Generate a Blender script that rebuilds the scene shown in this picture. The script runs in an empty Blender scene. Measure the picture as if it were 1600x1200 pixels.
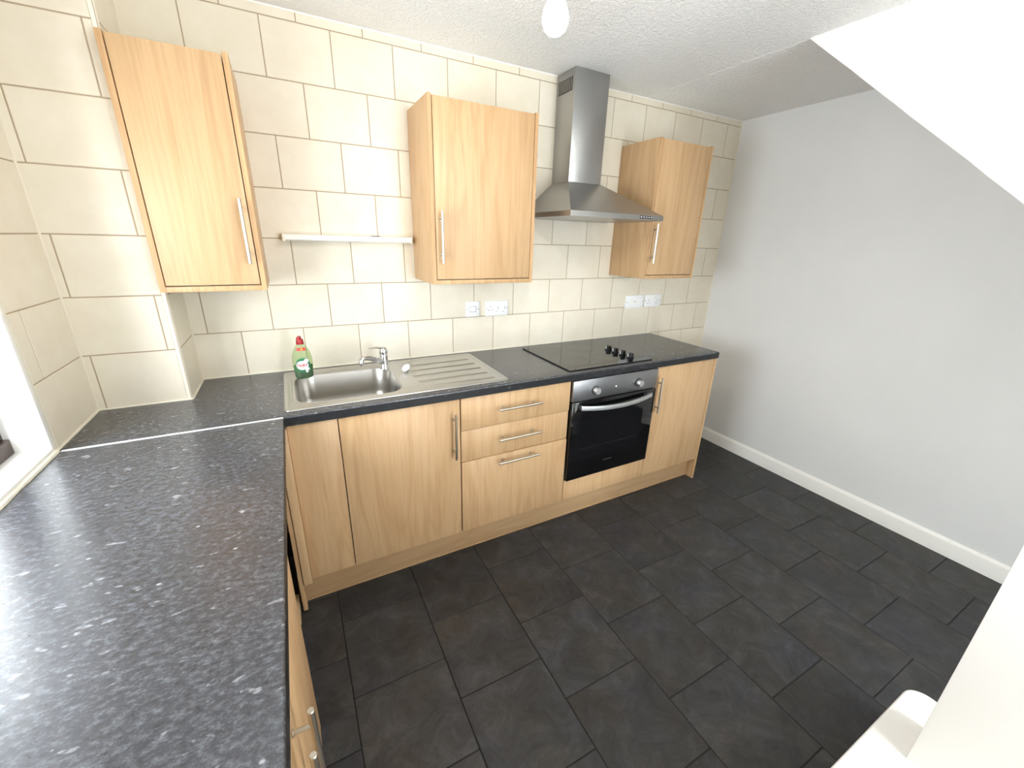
import bpy, bmesh, math, random
from mathutils import Matrix, Vector
random.seed(7)
scene = bpy.context.scene
col = scene.collection

# ------------------------------------------------------------------ camera
cam_d = bpy.data.cameras.new('camera')
cam_d.sensor_fit = 'HORIZONTAL'
cam_d.sensor_width = 36.0
cam_d.lens = 14.3516
cam_d.clip_start = 0.02
cam = bpy.data.objects.new('camera', cam_d)
col.objects.link(cam)
cam.matrix_world = Matrix(((0.88377935, 0.13313501, -0.44856341, 0.08872),
                           (-0.46708276, 0.30779531, -0.82891239, -2.16464),
                           (0.02770846, 0.94209188, 0.33420821, 1.54017),
                           (0, 0, 0, 1)))
scene.camera = cam

# ------------------------------------------------------------------ daylight
world = bpy.data.worlds.new('overcast_sky')
scene.world = world
world.use_nodes = True
bg = world.node_tree.nodes['Background']
bg.inputs['Color'].default_value = (0.86, 0.94, 1.0, 1)
bg.inputs['Strength'].default_value = 21.0

WIN_Y0, WIN_Y1, WIN_Z0, WIN_Z1 = -0.602, -1.8, 0.93, 1.83     # window opening in the left wall
pd = bpy.data.lights.new('window_portal', 'AREA')
pd.shape = 'RECTANGLE'
pd.size = WIN_Z1 - WIN_Z0
pd.size_y = WIN_Y0 - WIN_Y1
pd.cycles.is_portal = True
po = bpy.data.objects.new('window_portal', pd)
col.objects.link(po)
po.location = (-0.86, (WIN_Y0 + WIN_Y1) / 2, (WIN_Z0 + WIN_Z1) / 2)
po.rotation_euler = (0, -math.pi / 2, 0)
DX0, DX1, DZ1 = 0.95, 2.10, 2.08                             # added glazed door behind the camera, lets in fill daylight
pd2 = bpy.data.lights.new('fill_door_portal', 'AREA')
pd2.shape = 'RECTANGLE'
pd2.size = DX1 - DX0
pd2.size_y = DZ1
pd2.cycles.is_portal = True
po2 = bpy.data.objects.new('fill_door_portal', pd2)
col.objects.link(po2)
po2.location = ((DX0 + DX1) / 2, -3.50, DZ1 / 2)
po2.rotation_euler = (math.pi / 2, 0, 0)

vs = scene.view_settings
vs.view_transform = 'Standard'
vs.look = 'None'
vs.exposure = 0.0
vs.gamma = 1.0
vs.use_curve_mapping = False
scene.cycles.use_denoising = True
scene.cycles.max_bounces = 10
scene.cycles.diffuse_bounces = 6
scene.cycles.transparent_max_bounces = 12
scene.cycles.caustics_reflective = False
scene.cycles.caustics_refractive = False
scene.cycles.sample_clamp_indirect = 8.0


# ------------------------------------------------------------------ materials
def S(r, g, b):
    f = lambda c: ((c / 255 + 0.055) / 1.055) ** 2.4 if c / 255 > 0.04045 else c / 255 / 12.92
    return (f(r), f(g), f(b), 1.0)


class N:
    """small node-tree helper"""
    def __init__(self, name):
        self.m = bpy.data.materials.new(name)
        self.m.use_nodes = True
        self.t = self.m.node_tree
        self.b = self.t.nodes['Principled BSDF']
        self.out = self.t.nodes['Material Output']

    def n(self, typ, **kw):
        x = self.t.nodes.new(typ)
        for k, v in kw.items():
            setattr(x, k, v)
        return x

    def l(self, a, b):
        self.t.links.new(a, b)

    def pos(self, scale=(1, 1, 1), rot=(0, 0, 0), random_shift=False):
        g = self.n('ShaderNodeNewGeometry')
        mp = self.n('ShaderNodeMapping')
        mp.inputs['Scale'].default_value = scale
        mp.inputs['Rotation'].default_value = rot
        src = g.outputs['Position']
        if random_shift:
            oi = self.n('ShaderNodeObjectInfo')
            mul = self.n('ShaderNodeMath', operation='MULTIPLY')
            mul.inputs[1].default_value = 37.0
            self.l(oi.outputs['Random'], mul.inputs[0])
            add = self.n('ShaderNodeVectorMath', operation='ADD')
            self.l(src, add.inputs[0])
            self.l(mul.outputs[0], add.inputs[1])
            src = add.outputs[0]
        self.l(src, mp.inputs['Vector'])
        return mp.outputs['Vector']

    def noise(self, vec, scale, detail=4.0, rough=0.55, dist=0.0):
        x = self.n('ShaderNodeTexNoise')
        x.inputs['Scale'].default_value = scale
        x.inputs['Detail'].default_value = detail
        x.inputs['Roughness'].default_value = rough
        x.inputs['Distortion'].default_value = dist
        if vec is not None:
            self.l(vec, x.inputs['Vector'])
        return x.outputs['Fac']

    def ramp(self, fac, stops, interp='LINEAR'):
        x = self.n('ShaderNodeValToRGB')
        x.color_ramp.interpolation = interp
        e = x.color_ramp.elements
        while len(e) < len(stops):
            e.new(0.5)
        for i, (p, c) in enumerate(stops):
            e[i].position = p
            e[i].color = c if len(c) == 4 else (*c, 1)
        self.l(fac, x.inputs['Fac'])
        return x.outputs['Color']

    def mix(self, fac, a, b, typ='MIX'):
        x = self.n('ShaderNodeMix', data_type='RGBA', blend_type=typ)
        for i, v in ((0, fac), (6, a), (7, b)):
            if isinstance(v, (int, float)):
                x.inputs[i].default_value = v
            elif isinstance(v, tuple):
                x.inputs[i].default_value = v
            else:
                self.l(v, x.inputs[i])
        return x.outputs[2]

    def set(self, **kw):
        for k, v in kw.items():
            k = {'color': 'Base Color', 'rough': 'Roughness', 'metal': 'Metallic', 'spec': 'Specular IOR Level',
                 'coat': 'Coat Weight', 'coatr': 'Coat Roughness', 'trans': 'Transmission Weight', 'ior': 'IOR',
                 'emit': 'Emission Color', 'emits': 'Emission Strength', 'aniso': 'Anisotropic'}[k]
            if hasattr(v, 'is_linked') or hasattr(v, 'links'):
                self.l(v, self.b.inputs[k])
            else:
                self.b.inputs[k].default_value = v
        return self

    def bump(self, h, strength=0.3, dist=0.002):
        x = self.n('ShaderNodeBump')
        x.inputs['Strength'].default_value = strength
        x.inputs['Distance'].default_value = dist
        self.l(h, x.inputs['Height'])
        self.l(x.outputs['Normal'], self.b.inputs['Normal'])
        return self


M = {}


def plain(key, color, rough=0.5, **kw):
    M[key] = N(key).set(color=color, rough=rough, **kw).m


def make_materials():
    # pale oak laminate, grain runs up the doors (or along the plinth, toned down for shade under doors)
    for key, sc, sc2, shade_mul in (('oak', (5.5, 5.5, 0.55), (95, 95, 3.2), 1.0), ('oak_along_shaded', (0.55, 5.5, 5.5), (3.2, 95, 95), 0.93)):
        m = N(key)
        v = m.pos(sc, random_shift=True)
        a = m.noise(v, 1.0, 3, 0.55, 1.6)
        rings = m.n('ShaderNodeMath', operation='MULTIPLY')
        rings.inputs[1].default_value = 9.0
        m.l(a, rings.inputs[0])
        fr = m.n('ShaderNodeMath', operation='PINGPONG')
        fr.inputs[1].default_value = 1.0
        m.l(rings.outputs[0], fr.inputs[0])
        b = m.noise(m.pos(sc2, random_shift=True), 1.0, 4, 0.65)
        c1 = m.ramp(fr.outputs[0], [(0.0, S(193 * shade_mul, 156 * shade_mul, 114 * shade_mul)), (0.45, S(200 * shade_mul, 164 * shade_mul, 122 * shade_mul)), (1.0, S(203 * shade_mul, 168 * shade_mul, 127 * shade_mul))])
        c2 = m.ramp(b, [(0.34, (0.84, 0.81, 0.78)), (0.56, (1, 1, 1))])
        m.set(color=m.mix(0.6, c1, c2, 'MULTIPLY'), rough=0.42, spec=0.4)
        m.bump(b, 0.06, 0.001)
        M[key] = m.m
    m = N('oak_edging')
    v = m.pos((90, 90, 4), random_shift=True)
    a = m.noise(v, 1.0, 3)
    m.set(color=m.ramp(a, [(0.3, S(182, 142, 98)), (0.7, S(204, 166, 122))]), rough=0.5)
    M['oak_edge'] = m.m

    # glazed cream tile
    m = N('cream_tile')
    v = m.pos((1, 1, 1), random_shift=True)
    a = m.noise(v, 7.0, 4, 0.6)
    b = m.noise(v, 60.0, 3, 0.6)
    c = m.ramp(a, [(0.3, S(226,216,196)), (0.7, S(234,226,209))])
    oi = m.n('ShaderNodeObjectInfo')
    tint = m.ramp(oi.outputs['Random'], [(0.0, (0.96, 0.955, 0.945)), (1.0, (1, 1, 1))])
    m.set(color=m.mix(1.0, c, tint, 'MULTIPLY'), rough=0.38, spec=0.4)
    m.bump(m.mix(0.25, a, b), 0.12, 0.003)
    M['tile'] = m.m
    plain('grout', S(172, 154, 130), 0.9)
    plain('tile_trim', S(236, 230, 214), 0.3)
    plain('caulk', S(232, 226, 208), 0.4)
    plain('corner_caulk', S(224, 214, 196), 0.5)

    # slate-look laminate worktop with pale flecks
    m = N('slate_laminate')
    v = m.pos((1, 1, 1))
    big = m.noise(v, 5.0, 4, 0.6, 0.4)
    fine = m.noise(m.pos((58, 96, 90), (0, 0, 0.45)), 1.0, 8, 0.80, 0.0)
    fl = m.noise(m.pos((26, 52, 50), (0, 0, 0.55)), 1.0, 4, 0.55, 0.0)
    sp = m.n('ShaderNodeTexVoronoi')
    sp.inputs['Scale'].default_value = 34
    m.l(m.pos((1, 1.5, 1), (0, 0, 0.5)), sp.inputs['Vector'])
    pick = m.ramp(sp.outputs['Color'], [(0.82, (0, 0, 0)), (0.84, (1, 1, 1))])
    dot = m.ramp(sp.outputs['Distance'], [(0.10, (0.7, 0.7, 0.7)), (0.17, (0, 0, 0))])
    c = m.ramp(fine, [(0.32, S(30, 30, 33)), (0.5, S(62, 63, 68)), (0.68, S(110, 112, 119))])
    c = m.mix(m.ramp(big, [(0.40, (0, 0, 0)), (0.7, (0.45, 0.45, 0.45))]), c, S(46, 46, 49))
    c = m.mix(m.ramp(fl, [(0.645, (0, 0, 0)), (0.70, (0.6, 0.6, 0.6))]), c, S(150, 150, 154))
    c = m.mix(m.mix(1.0, pick, dot, 'MULTIPLY'), c, S(165, 165, 168))
    m.set(color=c, rough=0.25, spec=0.9)
    m.bump(fine, 0.05, 0.0006)
    M['worktop'] = m.m
    m = N('shaded_scuffed_edge')  # same laminate; near-black paints in the edge's weaker reflection, flecked with scuffs
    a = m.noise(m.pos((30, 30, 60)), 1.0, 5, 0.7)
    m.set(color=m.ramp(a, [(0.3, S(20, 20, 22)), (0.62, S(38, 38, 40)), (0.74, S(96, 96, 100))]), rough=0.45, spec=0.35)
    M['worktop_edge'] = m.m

    # slate floor tiles
    m = N('slate_floor_tile')
    v = m.pos((1, 1, 1), random_shift=True)
    a = m.noise(v, 8.0, 9, 0.78, 0.7)
    b = m.noise(v, 55.0, 5, 0.7)
    hue = m.noise(v, 4.5, 4, 0.6)
    c = m.ramp(a, [(0.32, S(43, 42, 41)), (0.52, S(64, 63, 62)), (0.72, S(90, 89, 89))])
    tint = m.ramp(hue, [(0.35, S(222, 212, 205)), (0.5, S(218, 220, 220)), (0.65, S(208, 210, 228))])
    c = m.mix(1.0, c, tint, 'MULTIPLY')
    oi = m.n('ShaderNodeObjectInfo')
    c = m.mix(1.0, c, m.ramp(oi.outputs['Random'], [(0, (0.82, 0.82, 0.82)), (1, (1.12, 1.12, 1.12))]), 'MULTIPLY')
    c = m.mix(m.ramp(b, [(0.68, (0, 0, 0)), (0.8, (0.35, 0.35, 0.35))]), c, S(128, 124, 120))
    m.set(color=c, rough=0.52, spec=0.45)
    m.bump(m.mix(0.4, a, b), 0.5, 0.003)
    M['floor_tile'] = m.m
    plain('floor_joint', S(24, 23, 22), 0.8)

    # stippled ceiling
    m = N('stippled_ceiling')
    v = m.pos((1, 1, 1))
    a = m.noise(v, 105.0, 3, 0.6, 0.8)
    b = m.noise(v, 42.0, 2, 0.5)
    h = m.ramp(m.mix(0.35, a, b), [(0.36, (0, 0, 0)), (0.62, (1, 1, 1))])
    m.set(color=S(248, 246, 243), rough=0.55)
    m.bump(h, 0.85, 0.006)
    M['ceiling'] = m.m

    m = N('grey_emulsion')
    v = m.pos((1, 1, 1))
    a = m.noise(v, 1.6, 3)
    m.set(color=m.ramp(a, [(0.3, S(222,222,221)), (0.7, S(228,228,227))]), rough=0.55, spec=0.35)
    m.bump(m.noise(v, 180, 2), 0.06, 0.001)
    M['grey_wall'] = m.m
    m = N('white_emulsion')
    m.set(color=S(245, 243, 238), rough=0.6)
    m.bump(m.noise(m.pos(), 160, 2), 0.08, 0.001)
    M['white_wall'] = m.m
    plain('white_gloss', S(244, 242, 237), 0.3)
    plain('white_plastic', S(243, 243, 243), 0.28)
    plain('ivory_plastic', S(238, 232, 214), 0.4)
    plain('brown_frame', S(58, 38, 32), 0.35)
    plain('black_plastic', S(12, 12, 13), 0.4, spec=0.3)
    plain('faint_grey', S(44, 44, 46), 0.3)
    plain('dark_void', S(20, 18, 16), 0.9)
    plain('black_glass', S(7, 7, 8), 0.05, spec=0.5)
    plain('oven_window', S(13, 13, 15), 0.07, spec=0.5)
    plain('hob_glass', S(22, 22, 22), 0.07, spec=0.6)
    plain('hob_mark', S(70, 68, 66), 0.3)
    plain('chrome', S(216, 216, 218), 0.09, metal=1.0)
    plain('nickel', S(208, 200, 186), 0.30, metal=1.0)
    plain('red_cap', S(158, 16, 20), 0.3)
    plain('lettering_red', S(186, 24, 32), 0.4)
    plain('label_white', S(246, 246, 244), 0.35)
    plain('label_green', S(28, 112, 70), 0.35)
    plain('label_red', S(205, 46, 44), 0.4)
    plain('label_orange', S(236, 148, 60), 0.4)
    plain('marking_grey', S(96, 96, 98), 0.4)
    plain('screw_grey', S(120, 120, 122), 0.35, metal=0.6)
    plain('timber', S(196, 168, 128), 0.7)

    # brushed steel
    def steel(key, colr, rough, scl):
        m = N(key)
        a = m.noise(m.pos(scl), 1.0, 3, 0.6)
        r = m.n('ShaderNodeMapRange')
        r.inputs[3].default_value = rough - 0.07
        r.inputs[4].default_value = rough + 0.09
        m.l(a, r.inputs[0])
        m.set(color=colr, metal=1.0, rough=r.outputs[0])
        m.bump(a, 0.05, 0.0006)
        M[key] = m.m
    steel('hood_steel', S(174, 173, 171), 0.34, (6, 6, 260))
    steel('oven_steel', S(150, 150, 151), 0.33, (5, 5, 300))
    steel('sink_steel', S(198, 196, 192), 0.30, (18, 160, 30))
    M['bowl_steel'] = N('bowl_steel').set(color=S(176, 172, 166), metal=1.0, rough=0.30).m
    M['knob_steel'] = N('knob_steel').set(color=S(206, 205, 204), metal=1.0, rough=0.42).m

    # clear plastic bottle and washing-up liquid
    def clear(key, tint, k, rough=0.08):
        m = N(key)
        tr = m.n('ShaderNodeBsdfTransparent')
        tr.inputs['Color'].default_value = tint
        mx = m.n('ShaderNodeMixShader')
        mx.inputs[0].default_value = k
        m.set(color=tint, rough=rough)
        m.l(tr.outputs[0], mx.inputs[1])
        m.l(m.b.outputs[0], mx.inputs[2])
        m.l(mx.outputs[0], m.out.inputs['Surface'])
        M[key] = m.m
    clear('bottle_plastic', S(224, 234, 208), 0.10)
    clear('green_liquid', S(2, 74, 36), 0.95)
    clear('green_film', S(52, 140, 84), 0.6)

    # window glass
    m = N('window_glass')
    gl = m.n('ShaderNodeBsdfGlossy')
    gl.inputs['Roughness'].default_value = 0.02
    tr = m.n('ShaderNodeBsdfTransparent')
    mx = m.n('ShaderNodeMixShader')
    mx.inputs[0].default_value = 0.06
    m.l(tr.outputs[0], mx.inputs[1])
    m.l(gl.outputs[0], mx.inputs[2])
    m.l(mx.outputs[0], m.out.inputs['Surface'])
    M['glass'] = m.m

    # lit opal lamp
    M['bulb'] = N('opal_bulb').set(color=S(250, 248, 240), rough=0.3, emit=(1.0, 0.98, 0.95, 1), emits=280.0).m
    M['indicator'] = N('indicator_lens').set(color=S(240, 240, 236), rough=0.2).m


make_materials()


# ------------------------------------------------------------------ geometry helpers
def box(bm, x0, x1, y0, y1, z0, z1, bev=0.0, seg=2):
    r = bmesh.ops.create_cube(bm, size=1.0)
    vs_ = r['verts']
    cx, cy, cz = (x0 + x1) / 2, (y0 + y1) / 2, (z0 + z1) / 2
    for v in vs_:
        v.co = Vector((cx + v.co.x * abs(x1 - x0), cy + v.co.y * abs(y1 - y0), cz + v.co.z * abs(z1 - z0)))
    if bev:
        es = list({e for v in vs_ for e in v.link_edges})
        bmesh.ops.bevel(bm, geom=es, offset=bev, segments=seg, profile=0.5, affect='EDGES')
    return bm


def bx(*a, **k):
    return box(bmesh.new(), *a, **k)


def tube(bm, p, r, seg=14, caps=True):
    """sweep a circle along points p; r is a radius or a list of radii"""
    p = [Vector(q) for q in p]
    rr = r if isinstance(r, (list, tuple)) else [r] * len(p)
    rings = []
    t0 = (p[1] - p[0]).normalized()
    up = Vector((0, 0, 1)) if abs(t0.z) < 0.9 else Vector((1, 0, 0))
    for i, q in enumerate(p):
        t = (p[min(i + 1, len(p) - 1)] - p[max(i - 1, 0)]).normalized()
        u = t.cross(up)
        if u.length < 1e-5:
            u = t.cross(Vector((0, 1, 0)))
        u.normalize()
        w = u.cross(t).normalized()
        up = w
        rings.append([bm.verts.new(q + (u * math.cos(2 * math.pi * k / seg) + w * math.sin(2 * math.pi * k / seg)) * rr[i]) for k in range(seg)])
    for a, b in zip(rings, rings[1:]):
        for k in range(seg):
            bm.faces.new((a[k], a[(k + 1) % seg], b[(k + 1) % seg], b[k]))
    if caps:
        bm.faces.new(rings[0][::-1])
        bm.faces.new(rings[-1])
    return bm


def lathe(bm, prof, c, sx=1.0, sy=1.0, seg=32):
    """prof: list of (radius, z); c: base centre"""
    rings = []
    for r, z in prof:
        rings.append([bm.verts.new((c[0] + r * sx * math.cos(2 * math.pi * k / seg), c[1] + r * sy * math.sin(2 * math.pi * k / seg), c[2] + z)) for k in range(seg)])
    for a, b in zip(rings, rings[1:]):
        for k in range(seg):
            bm.faces.new((a[k], a[(k + 1) % seg], b[(k + 1) % seg], b[k]))
    bm.faces.new(rings[0][::-1])
    bm.faces.new(rings[-1])
    return bm


def prism(bm, pts, axis, a, b):
    """extrude a polygon; pts are 2-D in the other two axes (in order), from a to b along axis"""
    def mk(u, v, w):
        return {'X': (w, u, v), 'Y': (u, w, v), 'Z': (u, v, w)}[axis]
    A = [bm.verts.new(mk(u, v, a)) for u, v in pts]
    B = [bm.verts.new(mk(u, v, b)) for u, v in pts]
    n = len(pts)
    bm.faces.new(A)
    bm.faces.new(B[::-1])
    for i in range(n):
        bm.faces.new((A[i], B[i], B[(i + 1) % n], A[(i + 1) % n]))
    bmesh.ops.recalc_face_normals(bm, faces=bm.faces[:])
    return bm


def rrect(x0, x1, y0, y1, r, n=8):
    pts = []
    for cx, cy, a0 in ((x1 - r, y1 - r, 0), (x0 + r, y1 - r, 90), (x0 + r, y0 + r, 180), (x1 - r, y0 + r, 270)):
        for i in range(n + 1):
            a = math.radians(a0 + 90 * i / n)
            pts.append((cx + r * math.cos(a), cy + r * math.sin(a)))
    return pts


ORG = {}


def to_mesh(bm, name, smooth=30):
    bmesh.ops.recalc_face_normals(bm, faces=bm.faces[:])
    me = bpy.data.meshes.new(name)
    bm.to_mesh(me)
    bm.free()
    if smooth:
        for p in me.polygons:
            p.use_smooth = True
        me.set_sharp_from_angle(angle=math.radians(smooth))
    return me


def link(o, name, label=None, cat=None, group=None, kind=None):
    col.objects.link(o)
    if label:
        o['label'] = label
    if cat:
        o['category'] = cat
    if group:
        o['group'] = group
    if kind:
        o['kind'] = kind
    return o


def thing(name, loc, label, cat, group=None, kind=None):
    o = bpy.data.objects.new(name, None)
    o.empty_display_size = 0.05
    o.location = loc
    link(o, name, label, cat, group, kind)
    ORG[o] = Vector(loc)
    return o


def part(name, bm, mat, parent, label=None, smooth=30, kind=None):
    """mesh built in world coordinates, hung under its thing or part"""
    me = to_mesh(bm, name, smooth)
    org = ORG[parent]
    me.transform(Matrix.Translation(-org))
    me.materials.append(M[mat])
    o = bpy.data.objects.new(name, me)
    link(o, name, label=label, kind=kind)
    o.parent = parent
    ORG[o] = org
    return o


def solo(name, bm, mat, label=None, cat=None, group=None, kind=None, smooth=30):
    """a thing (or a piece of the setting) that is one mesh; origin at its base"""
    me = to_mesh(bm, name, smooth)
    xs = [v.co.x for v in me.vertices]
    ys = [v.co.y for v in me.vertices]
    zs = [v.co.z for v in me.vertices]
    org = Vector(((min(xs) + max(xs)) / 2, (min(ys) + max(ys)) / 2, min(zs)))
    me.transform(Matrix.Translation(-org))
    me.materials.append(M[mat])
    o = bpy.data.objects.new(name, me)
    o.location = org
    link(o, name, label, cat, group, kind)
    ORG[o] = org
    return o


# ------------------------------------------------------------------ dimensions (metres)
WT = 0.911            # worktop height
CE = 2.355            # ceiling
XR = 3.018            # grey wall
XL = -0.588           # window wall
YF = -3.40            # wall behind the camera
BXF, BXE = -0.259, -0.311   # pipe boxing: front face, right edge
ROWS = [0.309, 0.5105, 0.712, 0.9125, 1.114, 1.315, 1.5155, 1.7165, 1.917, 2.118, 2.3195, CE]

# ------------------------------------------------------------------ the room
floor = solo('floor', bx(XL - 0.3, XR + 0.1, YF - 0.1, 0.1, -0.12, -0.003), 'floor_joint',
             label='dark slate-look tiled kitchen floor', kind='structure')
ceiling = solo('ceiling', bx(XL - 0.3, XR + 0.1, YF - 0.1, 0.1, CE, CE + 0.12), 'ceiling',
               label='white stippled ceiling', kind='structure')

# floor tiles, staggered column by column
TP, RP = 0.3345, 0.3378
floor_full = None
for i in range(-2, 9):
    x0, x1 = 0.094 + TP * i, 0.094 + TP * (i + 1)
    x0, x1 = max(x0, XL), min(x1, XR)
    base = -1.054 if i % 2 == 0 else -1.222
    for k in range(-3, 9):
        y1 = base - RP * k
        y0 = y1 - RP
        if y0 >= -0.25 or y1 <= YF:
            continue
        y1, y0 = min(y1, -0.02), max(y0, YF)
        g = 0.0018
        full = (x1 - x0 > TP - 0.001) and (y1 - y0 > RP - 0.001)
        if full and floor_full:
            me = floor_full
        else:
            w, d = (x1 - x0) / 2 - g, (y1 - y0) / 2 - g
            me = to_mesh(bx(-w, w, -d, d, -0.006, 0.0, bev=0.0022, seg=2), 'floor_tile', 0)
            me.materials.append(M['floor_tile'])
            if full:
                floor_full = me
        o = bpy.data.objects.new('floor_tile', me)
        col.objects.link(o)
        o.parent = floor
        o.location = Vector(((x0 + x1) / 2, (y0 + y1) / 2, random.uniform(-0.0005, 0.0))) - ORG[floor]

# walls
wall_back = solo('wall_back', bx(XL - 0.3, XR + 0.1, 0.0012, 0.12, 0, CE), 'grout',
                 label='cream tiled wall behind the sink and hob', kind='structure', smooth=0)
wall_right = solo('wall_right', bx(XR, XR + 0.1, YF - 0.1, 0.12, 0, CE), 'grey_wall',
                  label='pale grey painted wall', kind='structure', smooth=0)
bm = bmesh.new()
box(bm, XL - 0.3, DX0, YF - 0.1, YF, 0, CE)
box(bm, DX1, XR + 0.1, YF - 0.1, YF, 0, CE)
box(bm, DX0, DX1, YF - 0.1, YF, DZ1, CE)
wall_front = solo('wall_front', bm, 'white_wall',
                  label='white wall behind the camera', kind='structure', smooth=0)
bm = bmesh.new()
box(bm, XL - 0.28, XL - 0.002, WIN_Y0, 0.1, 0, CE)
box(bm, XL - 0.28, XL - 0.002, YF, WIN_Y1, 0, CE)
box(bm, XL - 0.28, XL - 0.002, WIN_Y1, WIN_Y0, 0, WIN_Z0 - 0.03)
box(bm, XL - 0.28, XL - 0.002, WIN_Y1, WIN_Y0, WIN_Z1, CE)
wall_left = solo('wall_left', bm, 'white_wall', label='cream tiled window wall', kind='structure', smooth=0)
part('grout_bed', bx(XL - 0.004, XL - 0.0012, WIN_Y0 + 0.004, BXF, WT, CE), 'grout', wall_left, smooth=0)
wall_corner = solo('wall_corner', bx(XL - 0.05, BXE - 0.0012, BXF + 0.0012, 0.05, 0, CE), 'grout',
                   label='cream tiled pipe boxing in the corner beside the window', kind='structure', smooth=0)

tile_cache = {}


def wall_tile(parent, face, u0, u1, z0, z1):
    """one ceramic tile; face: 'back' (u = X), 'boxing' (u = X), 'side' / 'left' (u = Y)"""
    g, t = 0.0020, 0.008
    w, h = round((u1 - u0) / 2 - g, 4), round((z1 - z0) / 2 - g, 4)
    if w < 0.003 or h < 0.003:
        return
    key = (w, h)
    if key not in tile_cache:
        me = to_mesh(bx(-w, w, 0, t, -h, h, bev=min(0.0012, w / 3), seg=1), 'wall_tile', 0)
        me.materials.append(M['tile'])
        tile_cache[key] = me
    o = bpy.data.objects.new('wall_tile', tile_cache[key])
    col.objects.link(o)
    o.parent = parent
    uc, zc = (u0 + u1) / 2, (z0 + z1) / 2
    if face == 'back':
        p, r = (uc, 0, zc), 0
    elif face == 'boxing':
        p, r = (uc, BXF, zc), 0
    elif face == 'side':
        p, r = (BXE, uc, zc), math.pi / 2
    else:
        p, r = (XL, uc, zc), math.pi / 2
    o.location = Vector(p) - ORG[parent]
    o.rotation_euler = (random.uniform(-.0012, .0012), random.uniform(-.0008, .0008), r)


def row_tiles(parent, face, lo, hi, joints, z0, z1):
    e = [lo] + [j for j in joints if lo + 0.006 < j < hi - 0.006] + [hi]
    for a, b in zip(e, e[1:]):
        wall_tile(parent, face, a, b, z0, z1)


for r in range(11):
    z0, z1 = ROWS[r], ROWS[r + 1]
    if r == 3:
        z0 = WT + 0.002
    odd = (r - 3) % 2
    js = [(-0.005 if odd else 0.117) + 0.2512 * k for k in range(-3, 14)]
    lo = BXE if r >= 3 else 2.2
    row_tiles(wall_back, 'back', lo, XR - 0.004, js, z0, z1)
    if r >= 3:
        row_tiles(wall_corner, 'boxing', XL, BXE - 0.012, [-0.347] if odd else [-0.564], z0, z1)
        row_tiles(wall_corner, 'side', BXF + 0.012, -0.001, [], z0, z1)
        row_tiles(wall_left, 'left', WIN_Y0 + 0.022, BXF, [-0.517] if odd else [], z0, z1)

# quadrant trims on tile edges
def corner_trim(name, x, y, z0, z1, label):
    bm = bmesh.new()
    pts = [(x, y), (x - 0.012, y), (x - 0.012, y + 0.012), (x, y + 0.012)]
    pts = [(x - 0.013, y + 0.012), (x - 0.013, y - 0.001)] + [(x - 0.009 + 0.010 * math.sin(math.radians(a)), y + 0.009 - 0.010 * math.cos(math.radians(a))) for a in range(0, 91, 15)] + [(x + 0.001, y + 0.012)]
    prism(bm, pts, 'Z', z0, z1)
    return solo(name, bm, 'tile_trim', label=label, kind='structure')


corner_trim('trim_1', BXE, BXF, WT + 0.001, CE, 'cream rounded trim on the boxing corner')
bm = bmesh.new()
box(bm, XL - 0.012, XL + 0.001, WIN_Y0 + 0.002, WIN_Y0 + 0.022, WT + 0.002, CE, bev=0.003)
solo('trim_2', bm, 'tile_trim', label='cream trim beside the window reveal', kind='structure')
solo('trim_3', bx(XR - 0.006, XR, -0.004, 0.004, 0.3, CE), 'caulk',
     label='cream sealant line where tiles meet the grey wall', kind='structure', smooth=0)
for nm, (x, y), (sx_, sy_) in (('trim_7', (XL, BXF), (1, -1)), ('trim_8', (BXE, 0.0), (1, -1))):
    bm = bmesh.new()
    k = 0.0045
    prism(bm, [(x - 0.002, y + 0.002), (x - 0.002, y - k), (x + 0.0004, y - k), (x + 0.0015, y - 0.0015), (x + k, y - 0.0004), (x + k, y + 0.002)], 'Z', WT + 0.002, CE)
    solo(nm, bm, 'corner_caulk', label='cream sealant fillet in an inside tile corner', kind='structure')
# plaster ridge where the two ceiling boards meet
bm = bmesh.new()
pts = []
n = 60
random.seed(3)
for i in range(n + 1):
    y = -0.90 * i / n
    pts.append((2.105 + 0.022 * i / n + 0.004 * math.sin(i * 0.55) * math.sin(i * 0.21) + random.uniform(-.002, .002), y, CE + 0.0016 + random.uniform(-.0008, .0008)))
tube(bm, pts, 0.0036, seg=8)
solo('trim_4', bm, 'ceiling', label='thin raised seam in the ceiling', kind='structure')
bm = bmesh.new()
pts = [(XR, -1.35 * i / 40, CE) for i in range(41)]
tube(bm, pts, 0.003, seg=6)
solo('trim_5', bm, 'white_wall', label='thin caulk line between grey wall and ceiling', kind='structure')
bm = bmesh.new()
pts = [(BXE + (XR - BXE) * i / 90, 0.0 + random.uniform(-.001, .001), CE + random.uniform(-.001, .001)) for i in range(91)]
tube(bm, pts, 0.0045, seg=6)
solo('trim_6', bm, 'white_wall', label='uneven white caulk line above the tiles', kind='structure')

# skirting along the grey wall
bm = bmesh.new()
prof = [(XR, 0), (XR - 0.015, 0), (XR - 0.015, 0.078), (XR - 0.0135, 0.084), (XR - 0.010, 0.087), (XR - 0.0085, 0.093), (XR - 0.004, 0.0985), (XR, 0.0985)]
A = [bm.verts.new((x, -0.001, z)) for x, z in prof]
B = [bm.verts.new((x, YF, z)) for x, z in prof]
bm.faces.new(A)
bm.faces.new(B[::-1])
for i in range(len(prof)):
    bm.faces.new((A[i], B[i], B[(i + 1) % len(prof)], A[(i + 1) % len(prof)]))
solo('baseboard_right', bm, 'white_gloss', label='white skirting board along the grey wall', kind='structure')

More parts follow.
